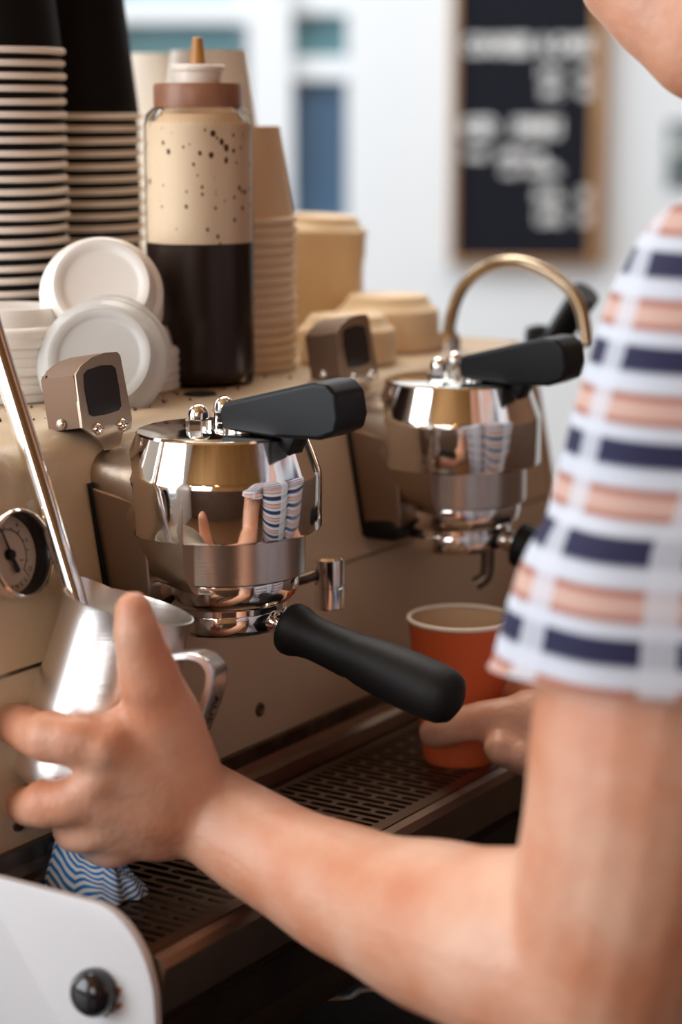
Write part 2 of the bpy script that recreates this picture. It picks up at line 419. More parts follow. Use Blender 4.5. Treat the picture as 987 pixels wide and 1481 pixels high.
# gauge
ga = (-.1105, PW(-.0480)-.0005, -.0480)
gd = Vector((0, -1, .2)).normalized()
GM = align(ga, gd)
bm = bmesh.new(); lathe(bm, [(.0195, 0), (.0204, .001), (.0208, .0100), (.0203, .0116), (.0194, .0120), (.0190, .0112), (.0190, .0100), (.0196, .009)], 56, GM)
gg = obj('pressure_gauge', bm, m_chrome, em, 50)
bm = bmesh.new(); lathe(bm, [(.0191, .0102), (.0184, .0095), (.0182, .0016), (.0190, .0016)], 56, GM); obj('inner_ring', bm, m_screen, gg, 50)
bm = bmesh.new(); lathe(bm, [(0, .0016), (.0185, .0016), (.0185, 0), (0, 0)], 48, GM); obj('dial', bm, mat('dial_paper', (.62, .52, .42), .6), gg)
# the gauge frame's own up axis: find angle so that local y is up
gx = (GM.to_3x3() @ Vector((1, 0, 0))); gy = (GM.to_3x3() @ Vector((0, 1, 0)))
GX = Vector((1, 0, 0)); GY = gd.cross(GX).normalized()
def gp(a, r, h): return Vector(ga) + GX*(math.sin(a)*r) + GY*(math.cos(a)*r) + gd*h     # a clockwise from top
def gplate(bm, pts, h0, h1):
    t = bmesh.new()
    A = [t.verts.new(Vector(ga)+GX*x+GY*y+gd*h0) for x, y in pts]; B = [t.verts.new(Vector(ga)+GX*x+GY*y+gd*h1) for x, y in pts]
    t.faces.new(A); t.faces.new(B[::-1]); n = len(pts)
    for i in range(n): t.faces.new((A[i], A[(i+1) % n], B[(i+1) % n], B[i]))
    merge(bm, t)
bm = bmesh.new()
for k in range(61):
    a = math.radians(-135 + 270*k/60); r1 = .0138 if k % 10 == 0 else (.0130 if k % 5 == 0 else .0124)
    hw = .00022 if k % 5 == 0 else .0001
    cs, sn = math.cos(a), math.sin(a)
    gplate(bm, [(sn*r+cs*s, cs*r-sn*s) for r, s in ((.0115, -hw), (r1, -hw), (r1, hw), (.0115, hw))], .0016, .00175)
for k in range(54):
    a0 = math.radians(-135+5*k); a1 = math.radians(-130+5*k)
    gplate(bm, [(math.sin(a0)*.0114, math.cos(a0)*.0114), (math.sin(a1)*.0114, math.cos(a1)*.0114), (math.sin(a1)*.0117, math.cos(a1)*.0117), (math.sin(a0)*.0117, math.cos(a0)*.0117)], .0016, .00175)
o = obj('dial_scale', bm, m_screen, gg, 0)
def gtext(s, a, r, size, rot=None, nm='dial_lettering'):
    rr = a if rot is None else rot
    ex = GX*math.cos(rr) - GY*math.sin(rr); ey = GX*math.sin(rr) + GY*math.cos(rr)
    mt = Matrix((( ex.x, ey.x, gd.x, 0), (ex.y, ey.y, gd.y, 0), (ex.z, ey.z, gd.z, 0), (0, 0, 0, 1)))
    mt.translation = gp(a, r, .0017)
    text_mesh(s, size, .00006, mt, nm, m_screen, gg, 'CENTER')
for i, ch in enumerate('SYNESSO'):
    a = math.radians(197 - i*12.0)
    gtext(ch, a, .0163, .0040 if i == 0 else .0033, a+PI)
gtext('15', math.radians(-10), .0142, .0024, 0); gtext('8', math.radians(38), .0146, .0026, 0); gtext('5', math.radians(75), .0140, .0026, 0); gtext('bar', math.radians(118), .0092, .0018, 0)
bm = bmesh.new()
an = math.radians(-17)
def rot(x, y, a): return (x*math.cos(a)+y*math.sin(a), -x*math.sin(a)+y*math.cos(a))
gplate(bm, [rot(x, y, an) for x, y in ((-.0006, 0), (-.00025, .0135), (.00025, .0135), (.0006, 0))], .0032, .0038)
gplate(bm, [rot(x, y, an) for x, y in ((-.0006, 0), (-.0013, -.006), (-.0016, -.0085), (0, -.0095), (.0016, -.0085), (.0013, -.006), (.0006, 0))], .0032, .0038)
lathe(bm, [(0, .0046), (.0022, .0044), (.0026, .0036), (.0026, .0016)], 20, GM)
obj('needle', bm, m_black, gg, 40)

# ---- one group head (axis at u=0)
def group_head(u0, hookang=0):
    T = Matrix.Translation((u0, 0, 0))
    # saddle arm: blended body between cap and housing
    bm = bmesh.new()
    secs = []
    N = 20
    for i in range(N+1):
        v = -.012 + i*.0035          # from inside the cap back into the housing
        t = i/N
        half = .0486 - .006*t; zt = -.003 - .007*t; zb = -.080 + .040*t*t
        sec = []
        for k in range(24):
            a = 2*PI*k/24; ca, sa = math.cos(a), math.sin(a)
            sec.append((half*math.copysign(abs(ca)**.55, ca), v, (zt+zb)/2 + (zt-zb)/2*math.copysign(abs(sa)**.6, sa)))
        secs.append([bm.verts.new(p) for p in sec])
    for i in range(N):
        for k in range(24):
            k2 = (k+1) % 24; bm.faces.new((secs[i][k], secs[i][k2], secs[i+1][k2], secs[i+1][k]))
    bm.faces.new(secs[0][::-1]); bm.faces.new(secs[-1])
    bmesh.ops.transform(bm, matrix=T, verts=bm.verts)
    g = obj('group_head', bm, m_satin, em, 40)
    # mirror cap
    bm = bmesh.new()
    lathe(bm, [(0, .0), (.0395, 0), (.0408, -.0004), (.0418, -.0014), (.0483, -.0190), (.0490, -.0205), (.0492, -.0225), (.0492, -.0470), (.0488, -.0480), (.0478, -.0484), (.041, -.0484), (.041, -.046), (0, -.046)], 96, T)
    obj('mirror_cap', bm, m_mirror, g, 24)
    bm = bmesh.new()
    lathe(bm, [(.036, -.045), (.0411, -.045), (.0411, -.0695), (.0405, -.0703), (.036, -.0703)], 96, T); obj('collar', bm, m_brush, g, 30)
    bm = bmesh.new()
    lathe(bm, [(.036, -.069), (.0372, -.069), (.0378, -.0715), (.0380, -.0755), (.0370, -.0800), (.0345, -.0832), (.0325, -.0842), (.0325, -.087), (.030, -.087)], 96, T); obj('bell_ring', bm, m_chrome, g, 40)
    for (u_, v_) in ((-.0104, .006), (.0189, .012)):
        bm = bmesh.new(); Tn = T @ Matrix.Translation((u_, v_, 0))
        t = bmesh.new(); bmesh.ops.create_cone(t, cap_ends=True, segments=6, radius1=.0066, radius2=.0066, depth=.006, matrix=Matrix.Translation((0, 0, .003)) @ Matrix.Rotation(.35, 4, 'Z'))
        bmesh.ops.bevel(t, geom=t.edges[:], offset=.0005, segments=2, affect='EDGES'); merge(bm, t, Tn)
        lathe(bm, [(.0052, .006), (.0052, .0078), (.0048, .0098), (.0037, .0116), (.002, .0128), (0, .0132)], 28, Tn)
        obj('dome_nut', bm, m_chrome, g, 35)
    # lever : tapered slab rising outwards
    bm = bmesh.new()
    prism(bm, [(-.010, .002), (-.0085, .0095), (-.010, .0150), (-.062, .0285), (-.070, .0285), (-.0755, .0235), (-.0772, .0125), (-.0755, .0055), (-.066, .0015), (-.04, .0005)], -.0135, .0125, 'x', .0022, 3, T)
    lv = obj('lever', bm, m_black, g, 180, label='black tapered lever'); wn(lv)
    bm = bmesh.new()
    prism(bm, [(-.028, .0035), (-.0345, -.0125), (-.0385, -.0145), (-.0425, -.012), (-.050, .0035)], -.007, .006, 'x', .0012, 2, T); obj('lever_hook', bm, m_black, lv, 40)
    bm = bmesh.new(); lathe(bm, [(0, .005), (.009, .005), (.010, .004), (.010, 0), (0, 0)], 30, T @ Matrix.Translation((0.002, -.012, 0))); obj('pivot', bm, m_chrome, lv, 40)
    # bracket behind the head against the leaning panel
    bm = bmesh.new()
    prism(bm, [(PW(-.026)+.002, -.026), (.020, -.031), (.012, -.050), (.010, -.0745), (.012, -.083), (.030, -.088), (PW(-.08)+.002, -.086)], -.0455, .0455, 'x', .0008, 1, T)
    br = obj('bracket', bm, m_bracket, g, 25)
    bm = bmesh.new(); prism(bm, [(PW(-.026)-.0012, -.0245), (PW(-.026)-.002, -.0245), (PW(-.087)-.002, -.0885), (PW(-.087)-.0, -.0885)], -.0475, .0475, 'x', 0, 1, T); obj('gasket', bm, m_black, br, 0)
    # dark cable cover under the bracket
    bm = bmesh.new(); prism(bm, [(.034, -.080), (.016, -.078), (.010, -.083), (.012, -.090), (.034, -.090)], -.0475, -.030, 'x', .002, 2, T); obj('plug_cover', bm, m_rubber, br, 40)
    # display pod
    tilt = Matrix.Translation((u0+.004, .0475, -.0005)) @ Matrix.Rotation(-math.radians(10), 4, 'X')
    bm = bmesh.new()
    front = [(-.051, .003), (-.0500, .0285), (-.045, .0325), (-.036, .0358), (-.026, .0370), (-.0165, .0365), (-.0145, .0345), (-.0130, .003), (-.0150, -.002), (-.0215, -.0030), (-.0260, -.0100), (-.0360, -.0100), (-.0420, -.0030)]
    prism(bm, [(a, b) for a, b in front], 0, .0016, 'y', 0, 1, tilt)
    pod = obj('display_pod', bm, m_satin, g, 20); bm = bmesh.new()
    box(bm, -.0505, -.0490, .001, .022, .003, .0285, 0, mtx=tilt); box(bm, -.0150, -.0135, .001, .022, .003, .0335, 0, mtx=tilt)
    prism(bm, [(-.0500, .0285), (-.045, .0325), (-.036, .0358), (-.026, .0370), (-.0165, .0365), (-.0145, .0345), (-.0145, .0300), (-.026, .0325), (-.045, .029)], .001, .022, 'y', 0, 1, tilt)
    box(bm, -.0495, -.0145, .0195, .022, .003, .030, 0, mtx=tilt)
    obj('pod_hood', bm, mat('hood_steel', (.20, .125, .085), .55, .7), pod, 20)
    bm = bmesh.new()
    sc_ = [(-.0445, .0085), (-.0452, .0205), (-.0440, .0283), (-.0410, .0300), (-.0310, .0312), (-.0225, .0305), (-.0200, .0288), (-.0195, .0190), (-.0200, .0100), (-.0225, .0080), (-.0320, .0072), (-.0420, .0073)]
    prism(bm, sc_, -.0003, .002, 'y', 0, 1, tilt); obj('screen', bm, m_screen, pod, 0)
    for a, b in ((-.0405, .0010), (-.0215, .0010)):
        bm = bmesh.new(); lathe(bm, [(0, .0026), (.0016, .0024), (.0028, .0014), (.003, 0)], 20, tilt @ align((a, 0, b), (0, -1, 0))); box(bm, a-.0022, a+.0022, -.0029, -.0022, b-.0003, b+.0003, mtx=tilt)
        obj('pod_screw', bm, m_chrome, pod, 50)
    bm = bmesh.new(); lathe(bm, [(0, .0024), (.0016, .0022), (.0026, .0012), (.0028, 0)], 20, tilt @ align((-.0505, .013, .006), (-1, 0, 0))); obj('pod_screw', bm, m_chrome, pod, 50)
    bm = bmesh.new(); lathe(bm, [(0, .0034), (.0016, .0032), (.0028, .0018), (.003, 0)], 20, align((u0-.031, .0465, -.016), (0, -1, .2))); obj('pod_screw', bm, m_chrome, pod, 50)
    return g
group_head(0); group_head(.23)

# jet nozzle between the groups
n0 = Vector((.0865, -.006, -.0785)); bm = bmesh.new()
lathe(bm, [(0, 0), (.0066, 0), (.0080, -.0014), (.0080, -.0148), (.0073, -.0153), (.0073, -.0160), (.0080, -.0165), (.0080, -.0270), (.0068, -.0282), (0, -.0282)], 36, Matrix.Translation(n0))
nz = obj('jet_nozzle', bm, m_chrome, em, 30)
bm = bmesh.new(); tube(bm, smoothpath([(n0.x-.004, n0.y+.004, n0.z-.009), (n0.x-.014, n0.y+.012, n0.z-.012), (n0.x-.020, .030, n0.z-.014), (n0.x-.020, .036, n0.z-.014)]), .0028, 12); obj('nozzle_stem', bm, m_darksteel, nz, 60)

# steam wand (world points -> machine frame)
def toM(p):
    d = p - G1; return Vector((d.dot(U), d.dot(W), d.z))
wp = [toM(pt(-62, 420, 1.02)) + Vector((0, .02, -.055)), toM(pt(-60, 420, 1.01)), toM(pt(-46, 385, .985)), toM(pt(-28, 420, .968)), toM(pt(0, 512, .962)), toM(pt(52, 680, .950)), toM(pt(98, 830, .938)), toM(pt(117, 893, .933)), toM(pt(126, 930, .930))]
wp[0] = Vector((wp[1].x, wp[1].y+.02, .0))
bm = bmesh.new(); tube(bm, smoothpath(wp, 7), .0052, 24); sw = obj('steam_wand', bm, m_chrome, em, 60)
bm = bmesh.new(); lathe(bm, [(0, .030), (.010, .028), (.013, .018), (.013, .006), (.016, 0), (0, 0)], 28, Matrix.Translation((wp[0].x, max(wp[0].y, .085), 0))); obj('wand_joint', bm, m_chrome, sw)

# hot water tap behind the far group
tp = [toM(pt(648, 512, 1.34)), toM(pt(652, 462, 1.335)), toM(pt(668, 418, 1.33)), toM(pt(700, 388, 1.32)), toM(pt(742, 378, 1.31)), toM(pt(785, 390, 1.30)), toM(pt(822, 416, 1.29)), toM(pt(842, 450, 1.28)), toM(pt(850, 500, 1.27))]
tp[0].z = 0
bm = bmesh.new(); tube(bm, smoothpath(tp, 6), .0040, 20); wt = obj('water_tap', bm, mat('tap_steel', (.52, .42, .30), .16, 1), em, 60)
bm = bmesh.new(); lathe(bm, [(0, .012), (.0055, .012), (.0085, .008), (.0085, 0), (0, 0)], 24, Matrix.Translation(tp[0])); obj('tap_collar', bm, m_chrome, wt)
a_, b_ = toM(pt(780, 528, 1.37)), toM(pt(848, 424, 1.34)); d_ = (b_-a_).normalized()
bm = bmesh.new(); tube(bm, [a_, a_+(b_-a_)*.5, b_], [.0085, .0092, .0098], 14)
obj('tap_handle', bm, m_black, em, 40, label='black slanting handle behind the far group')
bm = bmesh.new(); lathe(bm, [(0, .012), (.008, .012), (.010, .009), (.010, 0), (0, 0)], 20, Matrix.Translation((a_.x, a_.y, 0))); box(bm, a_.x-.003, a_.x+.003, a_.y-.003, a_.y+.003, 0, max(a_.z, .012)+.001); obj('handle_base', bm, m_black, em, 40)
# little black plug and crumbs on the top
bm = bmesh.new(); lathe(bm, [(0, .0012), (.0085, .0012), (.0095, 0), (0, 0)], 30, Matrix.Translation((.0931, .0823, 0))); obj('top_plug', bm, m_rubber, em, 40)
bm = bmesh.new()
for k in range(260):
    u_ = random.gauss(.06, .09); v_ = random.uniform(.072, .20)
    if not (UL+.02 < u_ < UR-.02): continue
    r = random.uniform(.0003, .0011)
    bmesh.ops.create_icosphere(bm, subdivisions=1, radius=r, matrix=Matrix.Translation(M(u_, v_, r*.5)))
tag(obj('coffee_grounds', bm, mat('ground_coffee', (.10, .045, .02), .9), None, 0), 'spilled coffee grounds scattered over the cream machine top', 'coffee grounds')['kind'] = 'stuff'

# ------------------------------------------------------------------ drip grate with real slots
def slot_grate():
    bm = bmesh.new(); v0, v1 = -.0665, .0165; u0, u1 = UL+.006, UR-.010
    pitch = .0066; n = int((u1-u0-.012)/pitch); us = u0+.006
    h = .0016
    def cell(ua, ub, va, vb, hw, hl):
        cu, cv = (ua+ub)/2, (va+vb)/2; inn = []; out = []
        K = 12
        for k in range(K):
            a = 2*PI*(k+.5)/K; ca, sa = math.cos(a), math.sin(a)
            inn.append((cu + hw*ca, cv + hw*sa + math.copysign(hl-hw, sa)))
            # matching point on the rectangle
            m_ = max(abs(ca)/((ub-ua)/2), abs(sa)/((vb-va)/2)*.28*(vb-va)/(ub-ua))
            if abs(sa) > .9: out.append((cu + (ub-ua)/2*ca/.2588*1.0 if False else cu + (ub-ua)/2*(.45 if ca > 0 else -.45), va if sa < 0 else vb))
            elif abs(sa) > .6: out.append((ub if ca > 0 else ua, va if sa < 0 else vb))
            else: out.append((ub if ca > 0 else ua, cv + math.copysign((hl-hw*.6), sa)))
        I = [bm.verts.new((x, y, 0)) for x, y in inn]; O = [bm.verts.new((x, y, 0)) for x, y in out]
        D = [bm.verts.new((x, y, -h)) for x, y in inn]
        for k in range(K):
            k2 = (k+1) % K
            bm.faces.new((O[k], O[k2], I[k2], I[k])); bm.faces.new((I[k], I[k2], D[k2], D[k]))
    for i in range(n):
        ua, ub = us+i*pitch, us+(i+1)*pitch
        cuts = [v0+.006, v0+.019, v0+.043, v0+.067, v1-.003] if i % 2 else [v0+.006, v0+.031, v0+.055, v1-.003]
        for a, b in zip(cuts[:-1], cuts[1:]):
            cell(ua, ub, a, b, .0021, (b-a)/2-.0013)
    for a, b, c, d in ((u0, us, v0, v1), (us+n*pitch, u1, v0, v1), (us, us+n*pitch, v0, v0+.006), (us, us+n*pitch, v1-.003, v1)):
        bm.faces.new([bm.verts.new(p) for p in ((a, c, 0), (b, c, 0), (b, d, 0), (a, d, 0))])
    # turned-down edge
    for (x0, y0, x1, y1) in ((u0, v0, u1, v0), (u1, v0, u1, v1), (u1, v1, u0, v1), (u0, v1, u0, v0)):
        bm.faces.new([bm.verts.new(p) for p in ((x0, y0, 0), (x1, y1, 0), (x1, y1, -.0105), (x0, y0, -.0105))])
    return bm
dg_ = obj('drip_grate', slot_grate(), m_tray, None, 0)
dg_.location = M(0, 0, TRAY); dg_.rotation_euler = (0, 0, TH)
tag(dg_, 'brown steel drip grate with long slots set in the machine tray', 'drip grate')

# ------------------------------------------------------------------ portafilters
def portafilter(u0, ang, dip, label, spout):
    e = empty('portafilter', M(u0, 0, -.084), 0)
    tag(e, label, 'portafilter', None)
    T0 = Matrix.Identity(4)
    bm = bmesh.new(); lathe(bm, [(0, -.003), (.0312, -.0030), (.0318, -.004), (.0318, -.0105), (.0300, -.0135), (.022, -.0165), (.010, -.018), (0, -.018)], 72); obj('basket_holder', bm, m_chrome, e, 35)
    d = Vector((math.cos(ang)*math.cos(dip), math.sin(ang)*math.cos(dip), -math.sin(dip)))
    hd = Vector((math.cos(ang), math.sin(ang), 0))
    s = hd*.028 + Vector((0, 0, -.0075))
    # neck
    bm = bmesh.new(); tube(bm, [s, s+d*.010, s+d*.020], [.0050, .0068, .0078], 24); obj('neck', bm, m_chrome, e, 50)
    prof = [(0, .0), (.0102, .0), (.0122, .0012), (.0130, .0035), (.0128, .0075), (.0112, .0125), (.0105, .019), (.0108, .030), (.0114, .040), (.0110, .044), (.0122, .050), (.0134, .062), (.0140, .078), (.0140, .092), (.0132, .099), (.0112, .1035), (.007, .1060), (0, .1065)]
    bm = bmesh.new(); lathe(bm, [(a, b*.93) for a, b in prof], 48, align(s+d*.0105, d)); obj('handle_grip', bm, m_rubber, e, 60, label='matte black rubber grip')
    # single dark spout carried beside the neck of the far one
    if spout:
        q = hd*.021 + Vector((0, 0, -.010))
        bm = bmesh.new(); tube(bm, smoothpath([q, q+Vector((0, 0, -.010)), q+Vector((-.001, 0, -.021)), q+Vector((-.007, 0, -.026))]), .0040, 16)
        obj('spout', bm, m_darksteel, e, 60)
    return e
portafilter(0, math.radians(-33), math.radians(13.5), 'portafilter locked in the near group head, long black grip pointing right', False)
portafilter(.23, math.radians(-25), math.radians(14), 'portafilter locked in the far group head above the orange cup', True)

# ------------------------------------------------------------------ bottle
bb = empty('squeeze_bottle', M(.1341, .1120, 0) , 0)
tag(bb, 'clear squeeze bottle half full of dark sauce with a brown nozzle', 'squeeze bottle')
BH = .1535
bm = bmesh.new()
lathe(bm, [(0, 0), (.0265, 0), (.0295, .0015), (.0302, .005), (.0302, BH-.009), (.0290, BH-.0035), (.0255, BH), (.0235, BH+.001), (.0225, BH+.001), (.0245, BH-.002), (.0290, BH-.009), (.0293, .006), (.027, .002), (0, .002)], 64)
m_clear = bpy.data.materials.new('clear_plastic'); m_clear.use_nodes = True; nt = m_clear.node_tree
tr = nt.nodes.new('ShaderNodeBsdfTransparent'); tr.inputs[0].default_value = (.95, .90, .84, 1); gl = nt.nodes.new('ShaderNodeBsdfGlossy'); gl.inputs['Roughness'].default_value = .12
fz = nt.nodes.new('ShaderNodeFresnel'); fz.inputs[0].default_value = 1.12; mxs = nt.nodes.new('ShaderNodeMixShader')
nt.links.new(fz.outputs[0], mxs.inputs[0]); nt.links.new(tr.outputs[0], mxs.inputs[1]); nt.links.new(gl.outputs[0], mxs.inputs[2]); nt.links.new(mxs.outputs[0], nt.nodes['Material Output'].inputs[0])
obj('bottle_body', bm, m_clear, bb, 40)
bm = bmesh.new(); lathe(bm, [(0, .0025), (.0265, .0025), (.0292, .006), (.0296, .0095), (.0296, .0795), (0, .0795)], 56); obj('dark_sauce', bm, mat('dark_sauce', (.022, .012, .012), .3), bb, 40)
m_film = bpy.data.materials.new('sauce_film'); m_film.use_nodes = True; nt = m_film.node_tree; b = nt.nodes['Principled BSDF']
tc = nt.nodes.new('ShaderNodeTexCoord'); mp = nt.nodes.new('ShaderNodeMapping'); mp.inputs['Scale'].default_value = (1, 1, .75); vo = nt.nodes.new('ShaderNodeTexVoronoi'); vo.inputs['Scale'].default_value = 210; vo.inputs['Randomness'].default_value = 1
nt.links.new(tc.outputs['Object'], mp.inputs[0]); nt.links.new(mp.outputs[0], vo.inputs['Vector'])
n2 = nt.nodes.new('ShaderNodeTexNoise'); n2.inputs['Scale'].default_value = 55; nt.links.new(tc.outputs['Object'], n2.inputs['Vector'])
ms = nt.nodes.new('ShaderNodeMath'); ms.operation = 'MULTIPLY_ADD'; ms.inputs[1].default_value = -1.1; ms.inputs[2].default_value = .655; nt.links.new(n2.outputs[0], ms.inputs[0])
ad = nt.nodes.new('ShaderNodeMath'); ad.operation = 'ADD'; nt.links.new(ms.outputs[0], ad.inputs[0]); nt.links.new(vo.outputs['Distance'], ad.inputs[1])
rp = nt.nodes.new('ShaderNodeValToRGB'); rp.color_ramp.elements[0].position = .20; rp.color_ramp.elements[0].color = (.07, .025, .012, 1); rp.color_ramp.elements[1].position = .27; rp.color_ramp.elements[1].color = (.80, .70, .56, 1)
nt.links.new(ad.outputs[0], rp.inputs[0]); nt.links.new(rp.outputs[0], b.inputs['Base Color']); b.inputs['Roughness'].default_value = .6
bm = bmesh.new(); lathe(bm, [(.0296, .0800), (.0294, BH-.0095), (.0250, BH-.003), (.0235, BH-.003), (.0286, BH-.0095), (.0288, .0800)], 56, close=True); obj('sauce_film', bm, m_film, bb, 40)
bm = bmesh.new(); lathe(bm, [(0, BH+.0005), (.0245, BH+.0005), (.0247, BH+.002), (.0247, BH+.0120), (.0240, BH+.0135), (0, BH+.0135)], 56); cap = obj('screw_cap', bm, mat('tan_cap', (.33, .16, .09), .35, col2=(.26, .11, .06), noise_scale=50), bb, 40)
bm = bmesh.new(); lathe(bm, [(0, BH+.0135), (.0130, BH+.0135), (.0135, BH+.0200), (.0150, BH+.0205), (.0152, BH+.0225), (.0140, BH+.0238), (0, BH+.0240)], 48); obj('nozzle_base', bm, mat('milk_plastic', (.78, .70, .62), .3), cap, 40)
bm = bmesh.new(); lathe(bm, [(0, BH+.0235), (.0044, BH+.0235), (.0040, BH+.028), (.0028, BH+.0380), (.0022, BH+.0385), (0, BH+.0385)], 28); obj('nozzle_tip', bm, mat('amber_plastic', (.42, .19, .04), .3), cap, 40)

# ------------------------------------------------------------------ cups
def cup_mesh(name, rt, rb, h, m_out, m_rimm, m_in=None):
    """upside-down paper cup standing on its rolled rim"""
    bm = bmesh.new(); t = .0006; rc = .0019
    lathe(bm, [(rt-rc, .0025), (rb, h), (rb-.0005, h), (rb-t*1.5, h-.005), (0, h-.005), (0, h-.006), (rb-t*2, h-.006), (rt-rc-t, .0025)], 48, close=False)
    o = obj(name, bm, m_out, None, 35)
    bm = bmesh.new(); lathe(bm, [(rt-rc+rc*math.cos(a), rc+rc*math.sin(a)) for a in [2*PI*k/10 for k in range(10)]], 48, close=True)
    obj('rim', bm, m_rimm, o, 60, label=None)
    return o
ORD = ['', 'top', 'second', 'third', 'fourth', 'fifth', 'sixth', 'seventh', 'eighth', 'ninth', 'tenth', 'eleventh', 'twelfth', 'thirteenth', 'fourteenth', 'fifteenth', 'sixteenth', 'seventeenth', 'eighteenth', 'nineteenth', 'twentieth', 'twenty-first', 'twenty-second', 'twenty-third', 'twenty-fourth', 'twenty-fifth', 'twenty-sixth', 'twenty-seventh']
def stack(proto, P, n, pitch, lab_top, lab_mid, group, cat='cup', first=True, lab_all=None):
    for k in range(n):
        o = proto if (first and k == 0) else copy_tree(proto)
        jx = random.uniform(-.0006, .0006); jy = random.uniform(-.0006, .0006)
        o.location = P + Vector((jx, jy, k*pitch + .0001)); o.rotation_euler = (random.uniform(-.006, .006), random.uniform(-.006, .006), random.uniform(0, 6))
        tag(o, lab_top if k == n-1 else ORD[n-k] + ' from the top, ' + lab_mid, cat, group)
P1 = pt(0, 540, 1.20); P1.z = G1.z; P2 = pt(112, 516, 1.28); P2.z = G1.z
bc0 = cup_mesh('paper_cup', .0425, .0290, .098, m_bcup, m_rim)
stack(bc0, P1, 27, .00705, 'topmost black paper cup of the leftmost upside-down stack', 'pale-rimmed black cup in the leftmost upside-down stack', 'black cups in the leftmost stack')
c2 = copy_tree(bc0)
stack(c2, P2, 21, .00735, 'topmost black paper cup, tall black body beside the bottle nozzle', 'pale-rimmed black cup in the stack touching the squeeze bottle', 'black cups in the second stack')
P3 = pt(346, 528, 1.245); P3.z = G1.z
c3 = cup_mesh('paper_cup', .0352, .0250, .0560, m_cupc, m_cuprim)
stack(c3, P3, 16, .0058, 'topmost cream paper cup of the stack just right of the bottle', 'cream paper, in the low stack just right of the bottle', 'cream cups right of the bottle')
P4 = pt(308, 500, 1.345); P4.z = G1.z
c4 = cup_mesh('paper_cup', .0370, .0238, .088, m_cupw, m_cupw)
stack(c4, P4, 14, .0078, 'topmost cream paper cup rising behind the bottle nozzle', 'cream paper, in the tall stack behind the bottle', 'cream cups behind the bottle')
P5 = pt(232, 497, 1.42); P5.z = G1.z
c5 = copy_tree(c4)
stack(c5, P5, 14, .0078, 'topmost cream paper cup between black cup and bottle nozzle', 'cream paper, in the far stack left of the nozzle', 'cream cups behind the black stack')

# ------------------------------------------------------------------ lids
def lid_mesh(name, r, h, m):
    bm = bmesh.new()
    lathe(bm, [(r-.003, 0), (r, .0005), (r+.0004, .003), (r-.0010, .0052), (r-.0035, .0062), (r-.0055, h-.003), (r-.0075, h), (r-.0105, h), (r-.0122, h-.0016), (r-.0140, h-.0020), (0, h-.0020), (0, h-.0032), (r-.0145, h-.0032), (r-.0130, h-.0030), (r-.0115, h-.001), (r-.0085, h-.001), (r-.0045, .0055), (r-.0018, .004), (r-.0030, 0)], 56)
    return obj(name, bm, m, None, 45)
def put(o, P, d, spin=0):
    o.rotation_euler = Vector(d).to_track_quat('Z', 'Y').to_euler(); o.location = P
# flat stack at the left edge
l0 = lid_mesh('cup_lid', .0375, .0150, m_lid)
P6 = pt(6, 566, 1.118); P6.z = G1.z
for k in range(8):
    o = l0 if k == 0 else l0.copy()
    if k: C.objects.link(o)
    o.location = P6 + Vector((random.uniform(-.001, .001), random.uniform(-.001, .001), .0002 + k*.0048)); o.rotation_euler = (0, 0, k)
    tag(o, 'topmost white lid of the flat pile at the left edge' if k == 7 else ORD[8-k] + ' white lid from the top of the flat pile at the left edge', 'lid', 'lids piled at the left edge')
# leaning lids in front of the black cups
o = lid_mesh('cup_lid', .0330, .0165, m_lid)
for k in range(5):
    c = o if k == 0 else o.copy()
    if k: C.objects.link(c)
    d = Vector((.10, -.93, .48)).normalized()
    P = pt(147, 420, 1.115) - d*(.0050*k+.008)
    put(c, P, d)
    tag(c, 'round white lid facing the viewer above the milky lid, front of its bundle' if k == 0 else ORD[k+1] + ' white lid of the leaning bundle, nested behind its round front lid', 'lid', 'lids leaning before the black cups')
lt = lid_mesh('cup_lid', .0345, .0120, m_lidt)
d = Vector((-.06, -.90, .40)).normalized(); put(lt, pt(149, 526, 1.088), d)
tag(lt, 'milky translucent lid leaning upright behind the left display pod', 'lid')
lt2 = lt.copy(); C.objects.link(lt2); put(lt2, pt(153, 518, 1.094) - d*.002 , d); tag(lt2, 'second milky lid nested just behind the leaning translucent lid', 'lid')
# support pile under the leaning bundle
P7 = pt(176, 560, 1.150); P7.z = G1.z
for k in range(5):
    c = l0.copy(); C.objects.link(c); c.data = o.data
    c.location = P7 + Vector((0, 0, .0002 + k*.0046)); c.rotation_euler = (0, 0, k)
    tag(c, ORD[5-k].replace('top', 'top-lying') + ' white lid from the top of the low pile hidden behind the milky lid', 'lid', 'lids behind the milky lid')
# cream lid piles right of the cups
lc = lid_mesh('cup_lid', .0310, .0130, m_lidc)
first = True
def pile(P, n, pitch, d, top, mid, grp, s=1.0):
    global first
    for k in range(n):
        c = lc if first else lc.copy()
        if not first: C.objects.link(c)
        first = False
        put(c, P + Vector(d).normalized()*(k*pitch+.0003) + Vector((random.uniform(-.0008, .0008), 0, 0)), d); c.scale = (s, s, s)
        tag(c, top if k == n-1 else ORD[n-k] + ' lid from the top, ' + mid, 'lid', grp)
Pa = pt(562, 508, 1.345); Pa.z = G1.z
pile(Pa, 6, .0042, (0, 0, 1), 'topmost cream lid of the widest pile left of the water tap', 'cream, within the widest pile left of the water tap', 'cream lids left of the tap', 1.06)
Pb = pt(502, 528, 1.275); Pb.z = G1.z
pile(Pb, 5, .0040, (0, 0, 1), 'topmost cream lid of the low pile behind the far display pod', 'cream, within the low pile behind the far display pod', 'cream lids behind the far pod', .97)
Pc = pt(455, 500, 1.40); Pc.z = G1.z
pile(Pc, 17, .0044, (.05, -.02, 1), 'topmost cream lid of the tall bulging pile right of the cups', 'cream, within the tall bulging pile right of the cream cups', 'cream lids in the tall pile', 1.0)

